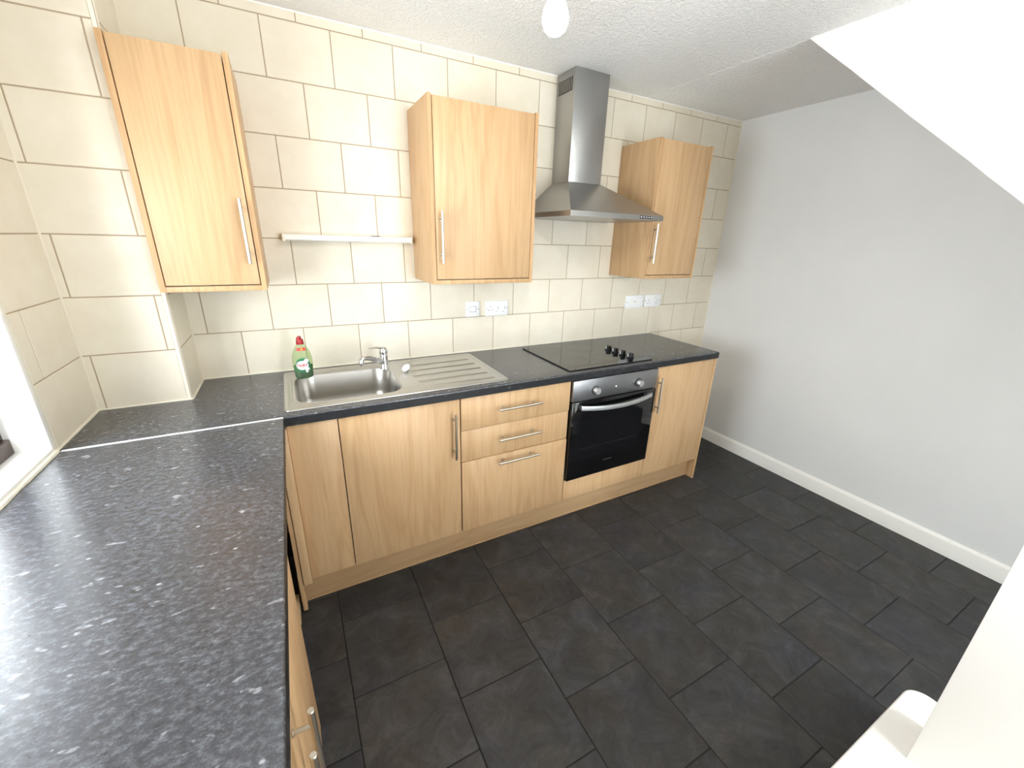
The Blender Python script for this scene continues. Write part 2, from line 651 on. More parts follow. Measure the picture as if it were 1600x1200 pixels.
# sloping underside and side of the stairs over the right of the room
bm = bmesh.new()
sl = (2.355 - 1.687) / (1.688 - 0.903)
yb = YF
edge = []
random.seed(11)
for i in range(41):
    y = -0.903 + (yb + 0.903) * i / 40
    edge.append((y, CE - sl * (-0.903 - y) + (random.uniform(-.0015, .0015) if 0 < i < 40 else 0)))
prism(bm, edge + [(yb, CE)], 'X', 2.12, XR)
solo('wall_stairs', bm, 'white_wall', label='white boxed-in side of the staircase, sloping down from the ceiling', kind='structure', smooth=0)

# short white wall near the camera and the ledge it stands on
LH = 0.19
solo('wall_near', bx(1.447, 1.60, YF, -2.0545, LH, CE, bev=0.002), 'white_wall',
     label='end of a white wall at the right edge of the picture', kind='structure')
bm = bmesh.new()
c = (1.66, -2.02)
pts = [(0.62, -2.42), (0.62, -1.9665)] + [(1.735 - 0.055 + 0.055 * math.sin(math.radians(a)), -1.9665 - 0.055 + 0.055 * math.cos(math.radians(a))) for a in range(0, 91, 9)] + [(1.735, -2.42)]
prism(bm, pts, 'Z', 0.001, LH)
es = [e for e in bm.edges if all(abs(v.co.z - LH) < 1e-6 for v in e.verts)]
bmesh.ops.bevel(bm, geom=es, offset=0.006, segments=3, profile=0.5, affect='EDGES')
solo('ledge', bm, 'white_gloss', 'low white ledge with a rounded corner at the foot of the white wall', 'ledge')

# ------------------------------------------------------------------ window in the left wall
win = thing('window_1', (XL - 0.1, (WIN_Y0 + WIN_Y1) / 2, WIN_Z0), 'dark brown framed window beside the worktop', None, kind='structure')
FX0, FX1 = XL - 0.150, XL - 0.085           # frame depth
bm = bmesh.new()
box(bm, FX0, FX1, WIN_Y0 - 0.05, WIN_Y0 - 0.008, WIN_Z0, WIN_Z1, bev=0.003)
box(bm, FX0, FX1, WIN_Y1 + 0.008, WIN_Y1 + 0.05, WIN_Z0, WIN_Z1, bev=0.003)
box(bm, FX0, FX1 + 0.012, WIN_Y1 + 0.008, WIN_Y0 - 0.008, WIN_Z0 + 0.001, WIN_Z0 + 0.045, bev=0.003)
box(bm, FX0, FX1, WIN_Y1 + 0.008, WIN_Y0 - 0.008, WIN_Z1 - 0.05, WIN_Z1, bev=0.003)
for f in (0.34, 0.67):
    yy = WIN_Y0 + (WIN_Y1 - WIN_Y0) * f
    box(bm, FX0, FX1, yy - 0.025, yy + 0.025, WIN_Z0, WIN_Z1, bev=0.003)
part('window_frame', bm, 'brown_frame', win, 'dark brown frame')
for f0, f1 in ((0.0, 0.34), (0.34, 0.67), (0.67, 1.0)):
    ya, yb2 = WIN_Y0 + (WIN_Y1 - WIN_Y0) * f0, WIN_Y0 + (WIN_Y1 - WIN_Y0) * f1
    part('pane', bx(FX0 + 0.03, FX0 + 0.034, yb2 + 0.028, ya - 0.028, WIN_Z0 + 0.045, WIN_Z1 - 0.05), 'glass', win, smooth=0)
bm = bmesh.new()
box(bm, FX0 - 0.12, XL + 0.004, WIN_Y1, WIN_Y0, WIN_Z0 - 0.028, WIN_Z0, bev=0.004)
part('window_sill', bm, 'white_gloss', win, 'white painted sill')
bm = bmesh.new()
box(bm, FX0 - 0.12, XL - 0.014, WIN_Y0 - 0.006, WIN_Y0 + 0.004, WIN_Z0, WIN_Z1)
box(bm, XL - 0.012, XL + 0.004, WIN_Y0 - 0.014, WIN_Y0 + 0.003, WIN_Z0, WIN_Z1, bev=0.002)
box(bm, FX0 - 0.12, XL + 0.002, WIN_Y1 - 0.004, WIN_Y1 + 0.006, WIN_Z0, WIN_Z1)
box(bm, FX0 - 0.12, XL + 0.002, WIN_Y1, WIN_Y0, WIN_Z1 - 0.008, WIN_Z1 + 0.002)
part('reveal', bm, 'white_gloss', win, 'white window reveal')

dd = thing('added_fill_door', ((DX0 + DX1) / 2, YF - 0.05, 0), 'added glazed white door behind the camera for fill daylight', None, kind='structure')
bm = bmesh.new()
xm = (DX0 + DX1) / 2
for a, b in ((DX0, DX0 + 0.07), (DX1 - 0.07, DX1), (xm - 0.03, xm + 0.03)):
    box(bm, a, b, YF - 0.08, YF - 0.02, 0, DZ1, bev=0.003)
for a, b in ((0.002, 0.16), (DZ1 - 0.08, DZ1)):
    box(bm, DX0 + 0.07, xm - 0.03, YF - 0.08, YF - 0.02, a, b, bev=0.003)
    box(bm, xm + 0.03, DX1 - 0.07, YF - 0.08, YF - 0.02, a, b, bev=0.003)
part('fill_door_frame', bm, 'white_gloss', dd)
for a, b in ((DX0 + 0.07, xm - 0.03), (xm + 0.03, DX1 - 0.07)):
    part('pane', bx(a, b, YF - 0.052, YF - 0.048, 0.16, DZ1 - 0.08), 'glass', dd, smooth=0)

# ------------------------------------------------------------------ worktops
WB = WT - 0.038
def front_edge_bevel(bm, test, r=0.008):
    es = [e for e in bm.edges if all(test(v.co) for v in e.verts)]
    bmesh.ops.bevel(bm, geom=es, offset=r, segments=4, profile=0.5, affect='EDGES')


SKX0, SKX1, SKY0, SKY1 = 0.007, 0.951, -0.549, -0.045      # sink outline
BWX0, BWX1, BWY0, BWY1 = 0.052, 0.468, -0.500, -0.128      # bowl outline
wt = thing('back_worktop', (1.0, -0.3, WB), 'dark slate-look worktop along the tiled wall holding the sink and hob', 'worktop')
bm = bmesh.new()
# outline minus the bowl cut-out, as one stitched slab
xs = [XL + 0.001, BXE, BWX0 - 0.006, BWX1 + 0.006, 2.407]
ys = [-0.594, BWY0 - 0.004, BXF, BWY1 + 0.006, -0.0005]
def cell_solid(i, j):
    if i == 0 and j >= 2:
        return False
    if i == 2 and j in (1, 2):
        return False
    return True


vt = {}
def gv(i, j, z):
    k = (i, j, z)
    if k not in vt:
        vt[k] = bm.verts.new((xs[i], ys[j], z))
    return vt[k]


for i in range(4):
    for j in range(4):
        if not cell_solid(i, j):
            continue
        bm.faces.new([gv(a, b, WT) for a, b in ((i, j), (i + 1, j), (i + 1, j + 1), (i, j + 1))])
        bm.faces.new([gv(a, b, WB) for a, b in ((i, j), (i, j + 1), (i + 1, j + 1), (i + 1, j))])
        for (di, dj), (a, b) in {(0, -1): ((i, j), (i + 1, j)), (0, 1): ((i + 1, j + 1), (i, j + 1)), (-1, 0): ((i, j + 1), (i, j)), (1, 0): ((i + 1, j), (i + 1, j + 1))}.items():
            ii, jj = i + di, j + dj
            if not (0 <= ii < 4 and 0 <= jj < 4 and cell_solid(ii, jj)):
                bm.faces.new([gv(*a, WB), gv(*b, WB), gv(*b, WT), gv(*a, WT)])
bmesh.ops.recalc_face_normals(bm, faces=bm.faces[:])
front_edge_bevel(bm, lambda c: abs(c.y + 0.594) < 1e-5 and abs(c.z - WT) < 1e-5, 0.006)
part('slab', bm, 'worktop', wt)
part('front_edge', bx(0.006, 2.4065, -0.5950, -0.5936, WB + 0.0002, WT - 0.0055), 'worktop_edge', wt, 'scuffed front edge, darkened for its weaker sheen', smooth=0)
bm = bmesh.new()
tube(bm, [(BXE + 0.002, -0.002, WT + 0.001), (2.407, -0.002, WT + 0.001)], 0.0045, seg=8)
tube(bm, [(BXE + 0.002, BXF - 0.001, WT + 0.001), (BXE + 0.002, -0.002, WT + 0.001)], 0.0045, seg=8)
tube(bm, [(XL + 0.003, BXF - 0.002, WT + 0.001), (BXE + 0.002, BXF - 0.002, WT + 0.001)], 0.0045, seg=8)
tube(bm, [(XL + 0.002, BXF - 0.002, WT + 0.001), (XL + 0.002, -0.597, WT + 0.001)], 0.0045, seg=8)
part('sealant_bead', bm, 'caulk', wt, 'cream sealant bead')
part('end_strip', bx(2.4072, 2.4092, -0.588, -0.002, WB + 0.001, WT - 0.0005), 'nickel', wt, 'pale end strip along the cut end')

wl = thing('side_worktop', (-0.29, -1.5, WB), 'wide dark slate-look worktop under the window, pale flecked, nearest the camera', 'worktop')
bm = bx(XL + 0.001, 0.004, -2.75, -0.603, WB, WT)
front_edge_bevel(bm, lambda c: abs(c.x - 0.004) < 1e-5 and abs(c.z - WT) < 1e-5, 0.004)
part('slab', bm, 'worktop', wl)
part('front_edge', bx(0.0036, 0.0048, -2.749, -0.604, WB + 0.0002, WT - 0.0035), 'worktop_edge', wl, 'worn front edge, darkened for its weaker sheen', smooth=0)
bm = bmesh.new()
box(bm, XL + 0.012, 0.0035, -0.6028, -0.5943, WB, WT + 0.0016, bev=0.0006)
part('joining_strip', bm, 'white_plastic', wl, 'thin white joining strip')
bm = bmesh.new()
random.seed(5)
pts = [(XL + 0.004, -0.604 - 2.1 * i / 60, WT + 0.002) for i in range(61)]
tube(bm, pts, [random.uniform(0.006, 0.009) for _ in pts], seg=8)
part('sealant_bead', bm, 'caulk', wl, 'uneven cream sealant bead along the sill')

# ------------------------------------------------------------------ handles, doors, drawers
def bar_handle(parent, p, axis, length, out=(0, -1, 0), stand=0.032, r=0.006):
    """bar handle centred on p (bar axis); posts run back against 'out'"""
    p, o = Vector(p), Vector(out)
    ax = {'X': Vector((1, 0, 0)), 'Y': Vector((0, 1, 0)), 'Z': Vector((0, 0, 1))}[axis]
    bm = bmesh.new()
    h = ax * length / 2
    q = ax * 0.0015
    tube(bm, [p - h, p - h + q, p + h - q, p + h], [r * 0.8, r, r, r * 0.8], seg=16)
    for s in (-1, 1):
        b = p + ax * s * length * 0.345
        tube(bm, [b, b - o * stand], 0.0042, seg=10)
        tube(bm, [b - o * (stand - 0.002), b - o * stand], 0.0065, seg=12)
    return part('handle', bm, 'nickel', parent, 'brushed metal bar handle')


def board(x0, x1, y0, y1, z0, z1, bev=0.0015):
    return bx(x0, x1, y0, y1, z0, z1, bev=bev, seg=2)


# ---- wall cabinets
def wall_cabinet(x0, x1, z0, z1, d, label, handle_x, group):
    t = thing('wall_cabinet', ((x0 + x1) / 2, -0.001, z0), label, 'cabinet', group)
    sp = 0.017
    part('side_panel', board(x0, x0 + sp, -d, -0.001, z0, z1 + 0.006), 'oak', t)
    part('side_panel', board(x1 - sp, x1, -d, -0.001, z0, z1 + 0.006), 'oak', t)
    for xa in (x0, x1 - sp):
        part('edge_strip', bx(xa + 0.0004, xa + sp - 0.0004, -d - 0.0006, -d + 0.001, z0 + 0.0005, z1 + 0.0055), 'oak_edge', t, smooth=0)
    part('bottom_rail', board(x0 + sp, x1 - sp, -d, -d + 0.016, z0, z0 + 0.019), 'oak_edge', t)
    part('bottom_panel', board(x0 + sp, x1 - sp, -d + 0.018, -0.001, z0 + 0.004, z0 + 0.020), 'ivory_plastic', t)
    part('top_panel', board(x0 + sp, x1 - sp, -d + 0.022, -0.001, z1 - 0.018, z1 - 0.002), 'ivory_plastic', t)
    part('back_panel', board(x0 + sp, x1 - sp, -0.006, -0.002, z0 + 0.021, z1 - 0.019, 0), 'ivory_plastic', t)
    part('carcass', board(x0 + sp, x1 - sp, -d + 0.021, -d + 0.026, z0 + 0.02, z1 - 0.02, 0), 'dark_void', t)
    dr = part('door', board(x0 + sp + 0.003, x1 - sp - 0.003, -d, -d + 0.018, z0 + 0.023, z1), 'oak', t)
    bar_handle(dr, (handle_x, -d - 0.032, 1.538), 'Z', 0.222)
    return t


G = 'oak wall cabinets on the tiled wall'
wall_cabinet(-0.315, 0.010, 1.329, 2.078, 0.309, 'tall pale oak wall cabinet beside the window, leftmost of the three', -0.029, G)
wall_cabinet(0.669, 1.190, 1.334, 2.076, 0.311, 'wide pale oak wall cabinet between the strip light and the extractor hood', 0.710, G)
wall_cabinet(1.963, 2.389, 1.337, 2.078, 0.309, 'pale oak wall cabinet right of the extractor hood, nearest the grey wall', 1.997, G)

# ---- base units along the tiled wall
DF, DB, ZT = -0.585, 0.155, 0.868      # door face, door bottom, door top
def base_unit(name, x0, x1, label, cat='cabinet', group='oak base units under the back worktop', top=0.872):
    t = thing(name, ((x0 + x1) / 2, -0.3, 0.13), label, cat, group)
    bm = bmesh.new()
    box(bm, x0, x0 + 0.016, -0.56, -0.02, 0.150, top)
    box(bm, x1 - 0.016, x1, -0.56, -0.02, 0.150, top)
    box(bm, x0 + 0.016, x1 - 0.016, -0.56, -0.02, 0.150, 0.166)
    box(bm, x0 + 0.016, x1 - 0.016, -0.026, -0.02, 0.166, top)
    part('carcass', bm, 'ivory_plastic', t, smooth=0)
    return t


t = thing('corner_panel', (0.08, -0.58, 0.0), 'narrow pale oak filler panel and post in the corner left of the sink door', 'panel')
part('filler_panel', board(0.008, 0.181, DF + 0.002, DF + 0.02, DB, ZT), 'oak', t)
part('corner_post', board(-0.026, 0.007, DF - 0.022, DF + 0.02, DB - 0.004, ZT - 0.002, 0.003), 'oak', t)
part('return_strip', board(-0.044, -0.027, DF - 0.012, DF + 0.03, 0.012, ZT - 0.002, 0.002), 'oak_edge', t)

t = base_unit('sink_cabinet', 0.183, 0.686, 'pale oak base cabinet under the sink with one tall door', top=0.72)
dr = part('door', board(0.1845, 0.6835, DF, DF + 0.018, DB, ZT), 'oak', t)
bar_handle(dr, (0.652, DF - 0.034, 0.701), 'Z', 0.224)

t = base_unit('drawer_cabinet', 0.688, 1.2855, 'pale oak base cabinet with three drawers left of the oven')
for z0, z1, hz, lab in ((0.7095, ZT, 0.796, None), (0.5475, 0.7070, 0.639, None), (DB, 0.5445, 0.514, 'deep bottom drawer front')):
    off = 0.004 if hz == 0.639 else 0.0
    dr = part('drawer', board(0.6895, 1.2845, DF + off, DF + 0.018, z0, z1), 'oak', t, lab)
    bar_handle(dr, (0.984, DF - 0.034, hz), 'X', 0.232, stand=0.034 + off)

t = thing('oven_housing', (1.587, -0.3, 0.13), 'pale oak panel and housing under the built-in oven', 'cabinet', 'oak base units under the back worktop')
part('base_panel', board(1.2875, 1.8855, DF, DF + 0.018, DB, 0.283), 'oak', t)
bm = bmesh.new()
box(bm, 1.2865, 1.2885, -0.56, -0.02, 0.150, 0.872)
box(bm, 1.8845, 1.8865, -0.56, -0.02, 0.150, 0.872)
box(bm, 1.2885, 1.8845, -0.56, -0.02, 0.262, 0.28)
part('carcass', bm, 'ivory_plastic', t, smooth=0)

t = base_unit('end_cabinet', 1.8875, 2.3895, 'pale oak base cabinet with one door at the right of the oven')
dr = part('door', board(1.8885, 2.3885, DF, DF + 0.018, DB, ZT), 'oak', t)
bar_handle(dr, (1.909, DF - 0.034, 0.702), 'Z', 0.22)

part('end_panel', board(2.3905, 2.4065, DF - 0.003, -0.004, 0.0, WB - 0.0005), 'oak', t, 'end panel down to the floor')
pl = thing('back_plinth', (1.2, -0.53, 0.0), 'long pale oak plinth under the back base units', 'plinth')
part('board', board(-0.052, 2.390, -0.5305, -0.5145, 0.0005, 0.149, 0.001), 'oak_along_shaded', pl)
part('sealing_strip', bx(-0.05, 2.389, -0.5325, -0.5307, 0.0005, 0.006), 'oak_edge', pl, smooth=0)

# ---- units under the side worktop, past the empty appliance space
t = thing('side_cabinet', (-0.3, -1.9, 0.13), 'pale oak base cabinet with two doors under the side worktop', 'cabinet')
bm = bmesh.new()
box(bm, -0.56, -0.026, -1.216, -1.200, 0.0, 0.872)
box(bm, -0.56, -0.026, -2.13, -2.114, 0.13, 0.872)
box(bm, -0.56, -0.026, -2.114, -1.216, 0.13, 0.148)
box(bm, -0.56, -0.55, -2.114, -1.216, 0.148, 0.872)
part('carcass', bm, 'oak_edge', t, smooth=0)
d1 = part('door', board(-0.0235, -0.0055, -1.6585, -1.2005, DB, 0.862), 'oak', t)
d2 = part('door', board(-0.0235, -0.0055, -2.1185, -1.6615, DB, 0.862), 'oak', t)
bar_handle(d1, (0.0265, -1.627, 0.702), 'Z', 0.222, out=(1, 0, 0), stand=0.031)
bar_handle(d2, (0.0265, -1.695, 0.702), 'Z', 0.222, out=(1, 0, 0), stand=0.031)
part('plinth', board(-0.075, -0.06, -2.13, -1.217, 0.0005, 0.149), 'oak', t)
solo('floor_batten', board(-0.078, -0.056, -0.655, -0.5355, 0.0005, 0.058, 0.003), 'timber',
     'short pale wood offcut on the floor at the plinth corner', 'batten')

# ------------------------------------------------------------------ sink
sk = thing('sink', (0.48, -0.3, WT), 'stainless steel inset sink with bowl on the left and ribbed drainer', 'sink')
NC = 8
def ring(bm, x0, x1, y0, y1, r, z):
    return [bm.verts.new((x, y, z)) for x, y in rrect(x0, x1, y0, y1, r, NC)]


def bridge(bm, a, b):
    n_ = len(a)
    for k in range(n_):
        bm.faces.new((a[k], a[(k + 1) % n_], b[(k + 1) % n_], b[k]))


def inset(d):
    return SKX0 + d, SKX1 - d, SKY0 + d, SKY1 - d


bm = bmesh.new()
rs = [ring(bm, *inset(0.0), 0.022, WT + 0.0005), ring(bm, *inset(0.002), 0.021, WT + 0.004), ring(bm, *inset(0.005), 0.02, WT + 0.0052),
      ring(bm, *inset(0.016), 0.018, WT + 0.0052), ring(bm, *inset(0.021), 0.016, WT + 0.0022), ring(bm, *inset(0.024), 0.015, WT + 0.0015)]
def bowl(d, z, r):
    return ring(bm, BWX0 + d, BWX1 - d, BWY0 + d, BWY1 - d, r, z)


rs += [bowl(-0.012, WT + 0.0015, 0.085), bowl(-0.008, WT + 0.0030, 0.083), bowl(-0.003, WT + 0.0032, 0.080), bowl(0.0, WT + 0.0005, 0.078)]
for a, b in zip(rs, rs[1:]):
    bridge(bm, a, b)
part('rim', bm, 'sink_steel', sk, smooth=40)
bm = bmesh.new()
rs = [bowl(0.0, WT + 0.0005, 0.078), bowl(0.003, WT - 0.008, 0.076), bowl(0.010, WT - 0.10, 0.072), bowl(0.014, WT - 0.125, 0.068), bowl(0.024, WT - 0.143, 0.062),
      bowl(0.042, WT - 0.152, 0.055), bowl(0.10, WT - 0.155, 0.04), bowl(0.15, WT - 0.156, 0.02)]
for a, b in zip(rs, rs[1:]):
    bridge(bm, a, b)
bm.faces.new(rs[-1])
bw = part('bowl', bm, 'bowl_steel', sk, 'deep rounded bowl', smooth=60)
bm = bmesh.new()
lathe(bm, [(0.040, 0), (0.043, 0.0025), (0.036, 0.003), (0.030, -0.004)], (0.30, -0.31, WT - 0.1555), seg=28)
part('waste', bm, 'chrome', bw)
bm = bmesh.new()
tube(bm, [(0.4575, -0.33, WT - 0.045), (0.453, -0.33, WT - 0.045)], 0.014, seg=20)
part('overflow', bm, 'marking_grey', bw)
for y, x0 in ((-0.152, 0.565), (-0.236, 0.555), (-0.320, 0.548), (-0.404, 0.548), (-0.486, 0.56)):
    bm = bmesh.new()
    p = rrect(x0, 0.902, y - 0.0085, y + 0.0085, 0.0084, 5)
    q = rrect(x0 + 0.005, 0.897, y - 0.0045, y + 0.0045, 0.0044, 5)
    a = [bm.verts.new((u, v, WT + 0.0014)) for u, v in p]
    b = [bm.verts.new((u, v, WT + 0.0052)) for u, v in q]
    bridge(bm, a, b)
    bm.faces.new(b)
    part('drainer_ridge', bm, 'sink_steel', sk, smooth=60)
bm = bmesh.new()      # pressed groove left of the bowl
tube(bm, [(0.0355, -0.45, WT + 0.0012), (0.0355, -0.16, WT + 0.0012)], 0.0032, seg=8)
part('edge_bead', bm, 'sink_steel', sk, smooth=60)

# tap
tp = thing('tap', (0.452, -0.163, WT + 0.0025), 'chrome mixer tap with a single lever behind the sink bowl', 'tap')
cx, cy, cz = 0.452, -0.150, WT + 0.002
bm = bmesh.new()
lathe(bm, [(0.025, 0), (0.025, 0.005), (0.021, 0.010), (0.0195, 0.035), (0.020, 0.070), (0.018, 0.076)], (cx, cy, cz), seg=28)
part('body', bm, 'chrome', tp, smooth=50)
bm = bmesh.new()
sp_pts = [(cx - 0.004, cy - 0.003, cz + 0.038), (cx - 0.030, cy - 0.018, cz + 0.051), (cx - 0.060, cy - 0.034, cz + 0.066), (cx - 0.085, cy - 0.047, cz + 0.076),
          (cx - 0.103, cy - 0.056, cz + 0.078), (cx - 0.113, cy - 0.061, cz + 0.072), (cx - 0.115, cy - 0.062, cz + 0.058)]
tube(bm, sp_pts, [0.0150, 0.0130, 0.0115, 0.0110, 0.0112, 0.0118, 0.0118], seg=16)
so = part('spout', bm, 'chrome', tp, smooth=50)
bm = bmesh.new()
tube(bm, [(cx - 0.115, cy - 0.062, cz + 0.060), (cx - 0.115, cy - 0.062, cz + 0.048)], 0.0128, seg=18)
part('aerator', bm, 'chrome', so)
bm = bmesh.new()
lathe(bm, [(0.0195, 0.077), (0.0205, 0.085), (0.019, 0.100), (0.013, 0.109), (0.003, 0.112)], (cx, cy, cz), seg=28)
lv_pts = [(cx + 0.006, cy + 0.004, cz + 0.098), (cx - 0.020, cy - 0.010, cz + 0.112), (cx - 0.050, cy - 0.026, cz + 0.118), (cx - 0.072, cy - 0.038, cz + 0.120)]
L = bmesh.new()
prev = None
for i, q in enumerate(lv_pts):
    w, th = [0.014, 0.012, 0.009, 0.007][i], [0.008, 0.0055, 0.0035, 0.002][i]
    nrm = Vector((0.46, -0.88, 0))
    rg = [bm.verts.new(Vector(q) + nrm * a * w + Vector((0, 0, b * th))) for a, b in ((1, 0), (0.6, 1), (-0.6, 1), (-1, 0), (-0.6, -1), (0.6, -1))]
    if prev:
        for k in range(6):
            bm.faces.new((prev[k], prev[(k + 1) % 6], rg[(k + 1) % 6], rg[k]))
    else:
        bm.faces.new(rg)
    prev = rg
bm.faces.new(prev[::-1])
L.free()
part('lever', bm, 'chrome', tp, smooth=50)

# plug lying on the drainer
pg = thing('sink_plug', (0.54, -0.235, WT + 0.003), 'white sink plug with a chrome stem lying tilted on the drainer', 'plug')
T = Matrix.Translation((0.538, -0.236, WT + 0.0205)) @ Matrix.Rotation(math.radians(32), 4, 'Z') @ Matrix.Rotation(math.radians(-42), 4, 'Y')
bm = bmesh.new()
lathe(bm, [(0.016, -0.003), (0.0205, -0.002), (0.0215, 0.001), (0.018, 0.004), (0.006, 0.005)], (0, 0, 0), seg=28)
bmesh.ops.transform(bm, matrix=T, verts=bm.verts[:])
part('disc', bm, 'white_plastic', pg, 'white plastic disc', smooth=50)
bm = bmesh.new()
lathe(bm, [(0.013, -0.003), (0.013, -0.006), (0.006, -0.008), (0.0055, -0.017), (0.008, -0.018), (0.008, -0.021)], (0, 0, 0), seg=20)
bmesh.ops.transform(bm, matrix=T, verts=bm.verts[:])
part('stem', bm, 'chrome', pg, 'chrome stem', smooth=50)

# ------------------------------------------------------------------ washing-up liquid bottle
BC = (0.0935, -0.158, WT + 0.0052)
SX, SY = 1.0, 0.58
BP = [(0.030, 0.0), (0.0355, 0.003), (0.0375, 0.012), (0.0385, 0.030), (0.0405, 0.060), (0.0410, 0.080), (0.0395, 0.100), (0.0350, 0.120), (0.0270, 0.138), (0.0190, 0.150), (0.0155, 0.156), (0.0150, 0.160)]
def brad(z):
    for (r0, z0), (r1, z1) in zip(BP, BP[1:]):
        if z0 <= z <= z1:
            return r0 + (r1 - r0) * (z - z0) / (z1 - z0)
    return BP[-1][0]


bt = thing('washing_up_bottle', BC, 'clear bottle of green washing-up liquid with a red cap on the sink edge', 'bottle')
part('body', lathe(bmesh.new(), BP, BC, SX, SY, 40), 'bottle_plastic', bt, 'clear plastic body', smooth=60)
lq = [(max(brad(z) - 0.0006, 0.005), z) for z in (0.002, 0.005, 0.012, 0.022, 0.030)]
part('liquid', lathe(bmesh.new(), lq, BC, SX, SY, 40), 'green_liquid', bt, 'dark green liquid at the bottom', smooth=60)
lq = [(max(brad(z) - 0.0012, 0.005), z) for z in (0.0305, 0.036, 0.045, 0.060)]
part('film', lathe(bmesh.new(), lq, BC, SX, SY, 40), 'green_film', bt, 'pale green residue', smooth=60)
bm = lathe(bmesh.new(), [(0.0155, 0.157), (0.0160, 0.159), (0.0150, 0.172), (0.0145, 0.177), (0.0125, 0.180)], BC, 1, 0.9, 28)
tube(bm, [(BC[0] - 0.004, BC[1], BC[2] + 0.178), (BC[0] - 0.001, BC[1] - 0.002, BC[2] + 0.186), (BC[0] + 0.003, BC[1] - 0.004, BC[2] + 0.191)], [0.0105, 0.0095, 0.0070], seg=18)
part('cap', bm, 'red_cap', bt, 'red flip cap', smooth=50)


def on_bottle(u, z, lift):
    """wrap flat (u, z) onto the front of the bottle"""
    r = brad(z) + lift
    a = u / max(r, 0.01)
    return (BC[0] + r * SX * math.sin(a), BC[1] - (r * SX) * SY * math.cos(a) - lift * 0.5, BC[2] + z)


def patch(pts, lift, rows=10):
    """wrap a convex outline, built as a fan of rings round its centre"""
    cu, cz_ = sum(p[0] for p in pts) / len(pts), sum(p[1] for p in pts) / len(pts)
    bm = bmesh.new()
    prev = None
    for k in range(1, rows + 1):
        f = k / rows
        rg = [bm.verts.new(on_bottle(cu + (u - cu) * f, cz_ + (z - cz_) * f, lift)) for u, z in pts]
        if prev is None:
            bm.faces.new(rg)
        else:
            for i in range(len(pts)):
                bm.faces.new((prev[i], prev[(i + 1) % len(pts)], rg[(i + 1) % len(pts)], rg[i]))
        prev = rg
    return bm


def ell(cu, cz_, a, b, n=32):
    return [(cu + a * math.cos(2 * math.pi * k / n), cz_ + b * math.sin(2 * math.pi * k / n)) for k in range(n)]


lb = part('label', patch(ell(0.0, 0.066, 0.0315, 0.0315), 0.0006), 'label_green', bt, 'green round label', smooth=60)
part('label_shape', patch(ell(-0.003, 0.064, 0.026, 0.021), 0.0010), 'label_white', lb, 'white baby-shaped blob', smooth=60)
part('label_shape', patch(ell(0.015, 0.084, 0.010, 0.0085, 20), 0.0011, 5), 'label_white', lb, smooth=60)
part('label_shape', patch(ell(0.016, 0.046, 0.011, 0.007, 20), 0.0011, 5), 'label_white', lb, smooth=60)
part('label_shape', patch(ell(0.013, 0.036, 0.0055, 0.007, 16), 0.0012, 4), 'label_white', lb, smooth=60)
part('neck_label', patch([(-0.022, 0.130), (-0.012, 0.130), (0, 0.130), (0.012, 0.130), (0.022, 0.130), (0.018, 0.143), (0.009, 0.143), (0, 0.143), (-0.009, 0.143), (-0.018, 0.143)], 0.0008, 4), 'label_red', bt, 'small red and orange neck label', smooth=60)
part('neck_label', patch(ell(0.002, 0.1365, 0.006, 0.0045, 14), 0.0013, 3), 'label_orange', bt, smooth=60)


def text_mesh(txt, size):
    cu = bpy.data.curves.new('lettering', 'FONT')
    cu.body = txt
    cu.size = size
    cu.align_x = 'CENTER'
    cu.align_y = 'CENTER'
    cu.resolution_u = 3
    cu.offset = 0.00035
    ob = bpy.data.objects.new('lettering', cu)
    col.objects.link(ob)
    bpy.context.view_layer.update()
    me = bpy.data.meshes.new_from_object(ob.evaluated_get(bpy.context.evaluated_depsgraph_get()))
    bpy.data.objects.remove(ob)
    return me


me = text_mesh('FAIRY', 0.0185)
bm = bmesh.new()
bm.from_mesh(me)
for v in bm.verts:
    v.co = Vector(on_bottle(v.co.x * 0.94 - 0.003, v.co.y * 1.15 + 0.0635, 0.0018))
part('lettering', bm, 'lettering_red', lb, 'red lettering', smooth=0)

# ------------------------------------------------------------------ hob
hb = thing('hob', (1.58, -0.314, WT), 'black glass electric hob with four knobs set in the worktop', 'hob')
bm = bmesh.new()
prism(bm, rrect(1.288, 1.866, -0.562, -0.066, 0.006, 4), 'Z', WT + 0.0008, WT + 0.0068)
es = [e for e in bm.edges if all(abs(v.co.z - WT - 0.0068) < 1e-6 for v in e.verts)]
bmesh.ops.bevel(bm, geom=es, offset=0.0015, segments=2, affect='EDGES')
part('glass', bm, 'hob_glass', hb)
for (x, y, r) in ((1.42, -0.42, 0.090), (1.42, -0.185, 0.072), (1.625, -0.19, 0.090), (1.625, -0.43, 0.072)):
    bm = bmesh.new()
    n = 48
    zz = WT + 0.0070
    a = [bm.verts.new((x + r * math.cos(2 * math.pi * k / n), y + r * math.sin(2 * math.pi * k / n), zz)) for k in range(n)]
    b = [bm.verts.new((x + (r - 0.0015) * math.cos(2 * math.pi * k / n), y + (r - 0.0015) * math.sin(2 * math.pi * k / n), zz)) for k in range(n)]
    bridge(bm, a, b)
    part('cooking_zone', bm, 'hob_mark', hb, smooth=0)
for y in (-0.300, -0.362, -0.426, -0.490):
    bm = bmesh.new()
    lathe(bm, [(0.0215, 0), (0.0215, 0.004), (0.0185, 0.006), (0.0172, 0.024), (0.015, 0.026)], (1.762, y, WT + 0.0069), seg=26)
    kb = part('knob', bm, 'black_plastic', hb, 'black control knob', smooth=40)
    part('pointer', bx(1.7425, 1.7445, y - 0.0015, y + 0.0015, WT + 0.014, WT + 0.033), 'label_white', kb, smooth=0)

